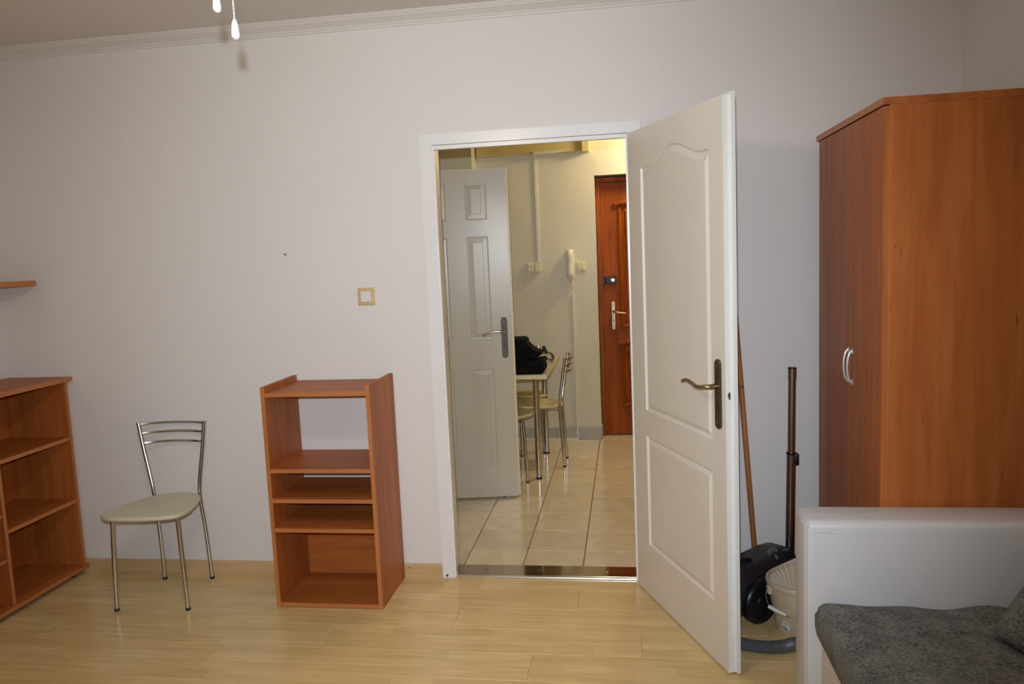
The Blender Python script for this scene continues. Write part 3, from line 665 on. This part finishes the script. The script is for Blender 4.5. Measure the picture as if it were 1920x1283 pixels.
for ya, yb, hy in ((WY0 + .001, -.5735, -.606), (-.5705, WY1 - .020, -.558)):
    d = board('door', WX0 - .002, WX0 + .016, ya, yb, .065, WZ - .004, 'Z', t, o_)
    q = MB(); zc = 1.087
    q.tube(catmull([(WX0 - .002, hy, zc + .057), (WX0 - .013, hy, zc + .050), (WX0 - .020, hy, zc + .02), (WX0 - .020, hy, zc - .02), (WX0 - .013, hy, zc - .050), (WX0 - .002, hy, zc - .057)], 4), [.0065] * 3 + [.0046] * 15 + [.0065] * 3, 8)
    q.rbox(WX0 - .006, WX0 - .002, hy - .009, hy + .009, zc + .046, zc + .066, .0015, 1); q.rbox(WX0 - .006, WX0 - .002, hy - .009, hy + .009, zc - .066, zc - .046, .0015, 1)
    q.build('handle', NICKEL, d, o_, smooth=True)

# ------------------------------------------------------------------ sofa and its loose cushion
t = tag(empty('sofa', (1.9, -2.0, 0)), 'white leatherette sofa with dark grey tweed seat in front of the wardrobe', 'sofa'); o_ = (1.9, -2.0, 0)
def armrest(y0, y1):
    q = MB(); q.rbox(1.447, 2.285, y0, y1, .03, .682, .024, 4)
    a = q.build('armrest', SOFAW, t, o_, smooth=True)
    sy = y0 if y0 > -2 else y1
    MB().tube(catmull([(1.452, y0 + .004, .04), (1.4495, y0 + .006, .35), (1.452, y0 + .004, .655), (1.458, y0 + .004, .664)], 4), .0022, 6).build('seam', SOFAW, a, o_)
    return a
a = armrest(-1.105, -.943)
MB().tube(catmull([(1.470, -1.1048, .650), (1.49, -1.1052, .648), (1.53, -1.1052, .6465), (1.60, -1.1050, .646)], 5), [.0008] + [.0020] * 7 + [.0016] * 4 + [.0006] * 4, 6).build('fold', SOFAW, a, o_, smooth=True)
armrest(-3.14, -2.98)
q = MB(); q.rbox(1.494, 2.12, -2.975, -1.108, .04, .312, .008, 2); q.build('seat_base', SOFAB, t, o_, smooth=True)
q = MB(); q.rbox(2.13, 2.29, -2.975, -1.108, .04, .80, .03, 4); q.build('backrest', SOFAW, t, o_, smooth=True)
# seat cushion with a soft uneven top
b2 = bmesh.new()
US = [0, .006, .015, .028, .045, .07] + [.10 + .80 * k / 22 for k in range(23)] + [.93, .955, .972, .985, .994, 1]
VS = [0, .002, .005, .010, .016, .024] + [.034 + .93 * k / 54 for k in range(55)] + [.976, .984, .990, .995, .998, 1]
nx, ny = len(US) - 1, len(VS) - 1
x0, x1, y0, y1 = 1.481, 2.125, -2.972, -1.1075
def ctop(u, v):
    e = min(u, 1 - u) * (x1 - x0); f = min(v, 1 - v) * (y1 - y0)
    z = .424 - .024 * (1 - math.sqrt(max(0, 1 - max(0, 1 - e / .030) ** 2))) - .022 * (1 - math.sqrt(max(0, 1 - max(0, 1 - f / .034) ** 2)))
    z += .005 * math.sin(u * 11 + v * 6) * min(1, e / .1) + .006 * math.sin(u * 17 + 1) * max(0, 1 - f / .25)
    yy = y0 + v * (y1 - y0); xx = x0 + u * (x1 - x0)
    sl = -1.285 - .02 * math.sin(xx * 16)
    z -= .006 * math.exp(-((yy - sl) / .012) ** 2)
    return z
gv = [[b2.verts.new((x0 + (x1 - x0) * u, y0 + (y1 - y0) * v, ctop(u, v))) for v in VS] for u in US]
for i in range(nx):
    for j in range(ny): b2.faces.new((gv[i][j], gv[i + 1][j], gv[i + 1][j + 1], gv[i][j + 1]))
rim = [gv[i][0] for i in range(nx + 1)] + [gv[nx][j] for j in range(1, ny + 1)] + [gv[i][ny] for i in range(nx - 1, -1, -1)] + [gv[0][j] for j in range(ny - 1, 0, -1)]
prev = rim
for dx, z in ((.010, .385), (.010, .345), (0.0, .314)):
    cx, cy = (x0 + x1) / 2, (y0 + y1) / 2
    cur = [b2.verts.new((v.co.x + (dx if v.co.x < cx else -dx) * (-0.6 if abs(v.co.x - x0) < .001 else 0), v.co.y, z)) for v in rim]
    for i in range(len(rim)): b2.faces.new((prev[i], cur[i], cur[(i + 1) % len(rim)], prev[(i + 1) % len(rim)]))
    prev = cur
b2.faces.new(prev)
q = MB(); q.bm.free(); q.bm = b2; sc_ = q.build('seat_cushion', TWEED, t, o_, smooth=True, ang=70)
MB().tube([(1.485 + .62 * k / 30, -1.285 - .02 * math.sin((1.485 + .62 * k / 30) * 16), ctop((1.485 + .62 * k / 30 - x0) / (x1 - x0), (-1.285 - .02 * math.sin((1.485 + .62 * k / 30) * 16) - y0) / (y1 - y0)) + .001) for k in range(31)], .0028, 6).build('seam', TWEED, sc_, o_)

# throw cushion leaning at the backrest
def pillow(w, h, th, n=16):
    q = MB(); vs, fs = [], []
    for sgn in (1, -1):
        for i in range(n + 1):
            for j in range(n + 1):
                u, v = 2 * i / n - 1, 2 * j / n - 1
                k = (1 - abs(u) ** 2.6) * (1 - abs(v) ** 2.6)
                pin = 1 - .06 * (1 - abs(u) ** 2) * abs(v) ** 3
                vs.append((u * w / 2 * (1 - .05 * (1 - v * v) * abs(u) ** 3), sgn * th / 2 * k ** .55 if k > 0 else 0, v * h / 2 * pin))
    m_ = (n + 1) ** 2
    for s in (0, 1):
        for i in range(n):
            for j in range(n):
                f = [s * m_ + i * (n + 1) + j, s * m_ + (i + 1) * (n + 1) + j, s * m_ + (i + 1) * (n + 1) + j + 1, s * m_ + i * (n + 1) + j + 1]
                fs.append(f if s == 0 else f[::-1])
    q._vf(vs, fs); bmesh.ops.remove_doubles(q.bm, verts=q.bm.verts[:], dist=.0008); return q
pl = tag(pillow(.42, .33, .13).build('throw_cushion', TWEED, smooth=True, ang=80), 'dark grey tweed throw cushion leaning on the sofa seat', 'cushion')
pu, pv = Vector((.30, -.954, 0)), Vector((.62, .195, .76)).normalized()
pm_ = Matrix((pu, pv.cross(pu), pv)).transposed().to_4x4(); pm_.translation = Vector((1.897, -1.325, .444)) + pu * .20 + pv * .155
pl.matrix_world = pm_

# ------------------------------------------------------------------ cleaning things behind the open door
# broom
t = tag(empty('broom', (1.487, -.04, 0)), 'broom with a brown wooden stick leaning on the wall behind the door', 'broom'); o_ = (1.487, -.04, 0)
p0, p1 = Vector((1.4665, -.040, .05)), Vector((1.383, -.0145, 1.30))
MB().tube([p0.lerp(p1, k / 8) for k in range(9)], .0125, 12).build('stick', STICK, t, o_, smooth=True)
MB().tube([p0.lerp(p1, .690), p0.lerp(p1, .700)], .0138, 12).build('ring', STEEL, t, o_, smooth=True)
MB().rbox(1.39, 1.54, -.058, -.016, .045, .085, .01, 2).build('brush_block', STICK, t, o_)
q = MB()
for i in range(22):
    for j in range(5): q.tube([(1.396 + i * .0064, -.054 + j * .0084, .0), (1.396 + i * .0064, -.054 + j * .0084, .046)], .0022, 4, False)
tag(q.build('bristles', BLACKM, t, o_), kind='stuff')

# vacuum cleaner: body lying behind the bucket, chrome tube parked upright, hose on the floor
VA = R(40); VO = Vector((1.415, -.258, 0))
t = tag(empty('vacuum_cleaner', VO, VA), 'black canister vacuum cleaner with upright chrome tube and grey hose', 'vacuum cleaner')
def vl(p): return Matrix.Rotation(-VA, 4, 'Z') @ (Vector(p) - VO)      # room point -> the cleaner's own frame
secs = []
for x, hw, zt, zb in ((-.235, .03, .150, .08), (-.225, .075, .185, .045), (-.195, .100, .214, .03), (-.14, .112, .236, .022), (-.08, .116, .236, .02), (-.02, .118, .233, .02),
                      (.04, .118, .239, .02), (.10, .116, .247, .02), (.15, .110, .246, .025), (.195, .095, .228, .04), (.22, .065, .18, .07), (.226, .03, .14, .10)):
    ring = []
    for k in range(32):
        a = 2 * math.pi * k / 32; c, s_ = math.cos(a), math.sin(a)
        yy = hw * math.copysign(abs(c) ** .62, c); zz = (zt + zb) / 2 + (zt - zb) / 2 * math.copysign(abs(s_) ** (.75 if s_ > 0 else .6), s_)
        if s_ > 0: yy *= 1 - .24 * s_
        ring.append((x, yy, zz))
    secs.append(ring)
q = MB(); n = 32
q._vf([p for r_ in secs for p in r_], [(i * n + k, i * n + (k + 1) % n, (i + 1) * n + (k + 1) % n, (i + 1) * n + k) for i in range(len(secs) - 1) for k in range(n)] + [tuple(range(n)), tuple(range((len(secs) - 1) * n, len(secs) * n))])
body = q.build('body', BLACKM, t, smooth=True, ang=60)
for sg in (-1, 1):
    T = Matrix.Translation((-.085, sg * .112, .094)) @ Matrix.Rotation(R(90) * -sg, 4, 'X')
    MB().lathe([(.092, -.014), (.092, .010), (.086, .018), (.072, .019), (.068, .012), (.030, .012), (.026, .020), (.004, .021)], 28, T).build('wheel', BLACKP, t, smooth=True)
# grip bar over a recess near the front, arched trim line above the wheel
MB().tube(catmull([(-.150, -.03, .228), (-.125, -.032, .244), (-.085, -.032, .250), (-.045, -.03, .236)], 5), .012, 10, flat=.7).build('carry_handle', BLACKP, t, smooth=True)
arc = []
for k in range(19):
    a = R(15 + 150 * k / 18); arc.append((-.085 + .112 * math.cos(a), -.1195 + .012 * max(0, math.sin(a) - .55), .094 + .112 * math.sin(a)))
MB().tube(arc, .0045, 8).build('wheel_arch', BLACKP, t, smooth=True)
from mathutils.bvhtree import BVHTree
bvh = BVHTree.FromPolygons([v.co.copy() for v in body.data.vertices], [p.vertices[:] for p in body.data.polygons])
def on_hull(x, z):
    h = bvh.ray_cast(Vector((x, -.5, z)), Vector((0, 1, 0))); return (h[0], h[1]) if h[0] else (Vector((x, -.11, z)), Vector((0, -1, 0)))
h, nr = on_hull(-.015, .190)
MB().lathe([(.014, -.004), (.014, .006), (.009, .009), (.002, .010)], 14, Matrix.Translation(h) @ nr.to_track_quat('Z', 'Y').to_matrix().to_4x4()).build('button', BLACKP, t, smooth=True)
q = MB()
for xx in (-.045, -.035, -.025):
    h, nr = on_hull(xx, .176); q.rbox(-.003, .003, -.0015, .0015, -.0005, .0008, .0004, 1, T=Matrix.Translation(h) @ nr.to_track_quat('Z', 'Y').to_matrix().to_4x4())
q.build('indicator_mark', PRINTG, t)
# printed emblem high on the side: a cluster of pale strokes and loops
q = MB(); random.seed(3)
for pts in ([(0, 0), (.012, .012), (.022, .010)], [(.006, .014), (.018, .018), (.030, .016)], [(.012, .002), (.016, .012), (.022, .022)], [(.022, .002), (.028, .010), (.036, .012)],
            [(.030, .016), (.038, .018), (.044, .012), (.040, .006), (.032, .006)], [(.036, .002), (.044, .008), (.050, .016)], [(.016, -.010), (.020, -.004), (.024, -.008), (.020, -.014), (.016, -.010)], [(.024, .018), (.034, .024), (.044, .022)]):
    P = []
    for a_, b_ in pts:
        h = bvh.ray_cast(Vector((.045 + a_ * 1.35, -.052 + b_ * 1.5, .5)), Vector((0, 0, -1))); P.append(h[0] + h[1] * .0006)
    q.tube(catmull(P, 3), .0014, 5)
q.build('printed_emblem', PRINTG, t)
ty = -.150
MB().tube([vl((1.5880, ty, .13)), vl((1.5965, ty, .650))], .0193, 16).build('lower_tube', STEEL, t, smooth=True)
MB().tube([vl((1.5965, ty, .645)), vl((1.6005, ty, .995))], .0160, 16).build('upper_tube', STEEL, t, smooth=True)
MB().tube([vl((1.6003, ty, .970)), vl((1.6010, ty, 1.014))], .0176, 16).build('tube_end', STEEL, t, smooth=True)
MB().tube([vl((1.6010, ty, 1.0135)), vl((1.60105, ty, 1.0185))], .0182, 16).build('end_ring', BLACKP, t, smooth=True)
q = MB(); q.tube([vl((1.5964, ty, .642)), vl((1.5966, ty, .651))], .0205, 16); q.rbox(1.605, 1.626, ty - .018, ty + .012, .598, .648, .006, 2, T=Matrix.Rotation(-VA, 4, 'Z') @ Matrix.Translation(-VO))
q.build('slide_clamp', BLACKP, t, smooth=True)
hp = [vl(p) for p in catmull([(1.250, -.40, .12), (1.19, -.46, .09), (1.195, -.53, .04), (1.235, -.580, .027), (1.311, -.622, .026), (1.392, -.644, .026), (1.46, -.638, .026), (1.52, -.610, .026), (1.60, -.60, .026), (1.68, -.585, .026), (1.75, -.56, .026)], 20)]
MB().tube(hp, [.0245 if k % 2 else .0215 for k in range(len(hp))], 12).build('hose', HOSE, t, smooth=False)

# mop bucket
BKX, BKY, BH = 1.566, -.447, .215
t = tag(empty('mop_bucket', (BKX, BKY, 0)), 'beige plastic mop bucket with white grip handle and wringer beside the sofa', 'bucket')
def wob(a, r, z):
    if z < .14: return 0
    d = (a - R(68) + math.pi) % (2 * math.pi) - math.pi
    return (.040 * math.exp(-(d / .62) ** 2)) * (z - .14) / .075
bp_ = [(.084, .004), (.088, 0.0), (.090, .006), (.122, .205), (.122, .215)]
MB().lathe([(.02, .0)] + [(.086, .0), (.089, .006), (.105, .10), (.112, .14), (.118, .178), (.1215, .200)] + [(.1185, .200), (.112, .16), (.108, .14), (.084, .008), (.02, .008)], 56, wob=wob).build('pail', BUCKET, t, smooth=True, ang=50)
MB().lathe([(.1195, .196), (.126, .194), (.1285, .199), (.1285, .211), (.1255, .216), (.1175, .2165), (.1155, .213), (.1175, .205)], 56, cap=False, wob=wob).build('rim', BUCKRIM, t, smooth=True, ang=50)
wr = MB()
for k in range(30):
    a = 2 * math.pi * k / 30; c, s = math.cos(a), math.sin(a)
    up = .212 + wob(a, .11, .215) * .85
    wr.tube([(.112 * c, .112 * s, up), (.090 * c, .090 * s, up - .018), (.058 * c, .058 * s, .125), (.042 * c, .042 * s, .115)], .0027, 6)
w0 = wr.build('wringer', WRING, t, smooth=True)
tag(w0, 'pale ribbed wringer basket')
for a in (R(196), R(16)): MB().rbox(-.008, .008, -.012, .012, .165, .198, .003, 1, T=Matrix.Rotation(a, 4, 'Z') @ Matrix.Translation((.126, 0, 0))).build('handle_ear', BUCKRIM, t)
ea, eb = Vector((-.130, -.036, .190)), Vector((.126, .036, .190))
wire = catmull([ea, (-.138, -.060, .170), (-.136, -.082, .150), (-.130, -.098, .137)], 6)
wi = MB(); wi.tube(wire, .0020, 6); wi.tube(catmull([(-.080, -.136, .126), (-.066, -.142, .120), (-.050, -.146, .124), (.0, -.150, .130), (.07, -.125, .145), (.11, -.06, .17), eb], 6), .0020, 6)
wi.build('handle_wire', CHROME, t, smooth=True)
MB().tube([(-.133, -.094, .139), (-.108, -.116, .132), (-.076, -.138, .125)], [.0075, .0072, .0062], 12).build('grip', WHITEP, t, smooth=True)
# sticker wrapped on the pail
def wrap(outline, rad_off, name, mat, par):
    q = MB(); vs = []
    c = (sum(p[0] for p in outline) / len(outline), sum(p[1] for p in outline) / len(outline))
    for ro in (1.0, .5, 0.0):
        for p in outline:
            s, z = c[0] + (p[0] - c[0]) * ro, c[1] + (p[1] - c[1]) * ro
            r_ = .089 + (z - .006) * (.016 / .094) + rad_off; a = R(-116) + s / r_
            vs.append((r_ * math.cos(a), r_ * math.sin(a), z))
    n = len(outline); fs = [(k * n + i, k * n + (i + 1) % n, (k + 1) * n + (i + 1) % n, (k + 1) * n + i) for k in (0, 1) for i in range(n)]
    q._vf(vs, fs); return q.build(name, mat, par, smooth=True)
ell = lambda cx, cz, a, b_, n=24, t0=0.0: [(cx + a * math.cos(R(360 * k / n)) * math.cos(t0) - b_ * math.sin(R(360 * k / n)) * math.sin(t0), cz + a * math.cos(R(360 * k / n)) * math.sin(t0) + b_ * math.sin(R(360 * k / n)) * math.cos(t0)) for k in range(n)]
st = wrap(ell(-.028, .048, .017, .022), .0008, 'sticker', WHITEP, t)
wrap(ell(-.028, .056, .0085, .009), .0012, 'yellow_ring', STICKY, st); wrap(ell(-.028, .056, .005, .0055), .0016, 'ring_centre', WHITEP, st)
wrap(ell(-.031, .037, .013, .0035, t0=R(-35)), .0012, 'dark_band', STICKD, st)

# ------------------------------------------------------------------ small things on the room's wall
t = tag(empty('light_switch', (-.298, 0, 1.375)), 'white rocker light switch in an ochre frame on the white wall', 'switch'); o_ = (-.298, 0, 1.375)
q = MB(); T = Matrix.Translation((0, 0, 0)) @ Matrix.Rotation(R(90), 4, 'X')
q.slab(roundrect(-.3395, -.2575, 1.334, 1.4165, .003, 3), [(0, 0), (0, .006), (.004, .011), (.012, .012), (.0125, .009)], T); q.build('frame', OCHRE, t, o_)
q = MB(); q.slab(roundrect(-.324, -.273, 1.3495, 1.401, .003, 3), [(0, .007), (0, .013), (.002, .0145)], T); q.build('rocker', SWITCHW, t, o_)
tag(MB().tube([(-.685, .002, 1.587), (-.685, -.012, 1.590), (-.685, -.013, 1.590)], [.003, .003, .004], 8).build('wall_nail', NAIL), 'small dark nail alone high on the white wall', 'nail')

# ------------------------------------------------------------------ ceiling lamp of the room with two pull chains (only the pulls reach into the picture)
LX, LY = 0.10, -2.10
t = tag(empty('ceiling_lamp', (LX, LY, ZC)), 'round glass ceiling lamp in the middle of the room', 'lamp'); o_ = (LX, LY, ZC)
MB().lathe([(.13, ZC), (.13, ZC - .03), (.12, ZC - .06), (.07, ZC - .18), (.065, ZC - .25), (.05, ZC - .26)], 28, Matrix.Translation((LX, LY, 0))).build('housing', WHITEP, t, o_, smooth=True)
MB().lathe([(.04, 2.372), (.07, 2.355), (.09, 2.31), (.092, 2.275), (.075, 2.23), (.035, 2.205), (.005, 2.20)], 24, Matrix.Translation((LX, LY, 0))).build('globe', GLOBE, t, o_, smooth=True)
def pull_chain(x, y, zb, label):
    t = tag(empty('pull_chain', (x, y, zb)), label, 'pull chain', 'pull chains of the ceiling lamp'); o_ = (x, y, zb)
    L = .0375
    MB().lathe([(.0016, L), (.003, L * .96), (.0055, L * .78), (.0070, L * .50), (.0078, L * .25), (.0070, L * .10), (.0040, 0.001), (.001, 0)], 18, Matrix.Translation((x, y, zb))).build('pull', PULL, t, o_, smooth=True)
    q = MB(); z = zb + L
    while z < 2.40:
        T = Matrix.Translation((x, y, z + .0016))
        q.lathe([(.0003, -.0016), (.0014, -.0009), (.0017, 0), (.0014, .0009), (.0003, .0016)], 7, T); z += .0034
    q.build('bead_chain', PULL, t, o_, smooth=True)
    MB().tube([(LX + (x - LX) * .3, LY + (y - LY) * .3, 2.40), (x, y, 2.40)], .004, 8).build('chain_arm', BRASS, t, o_)
pull_chain(.195, -2.10, 1.974, 'longer white pull chain with its whole teardrop pull below the ceiling')
pull_chain(.162, -2.10, 2.026, 'shorter white pull chain cut off by the top edge of the photo')
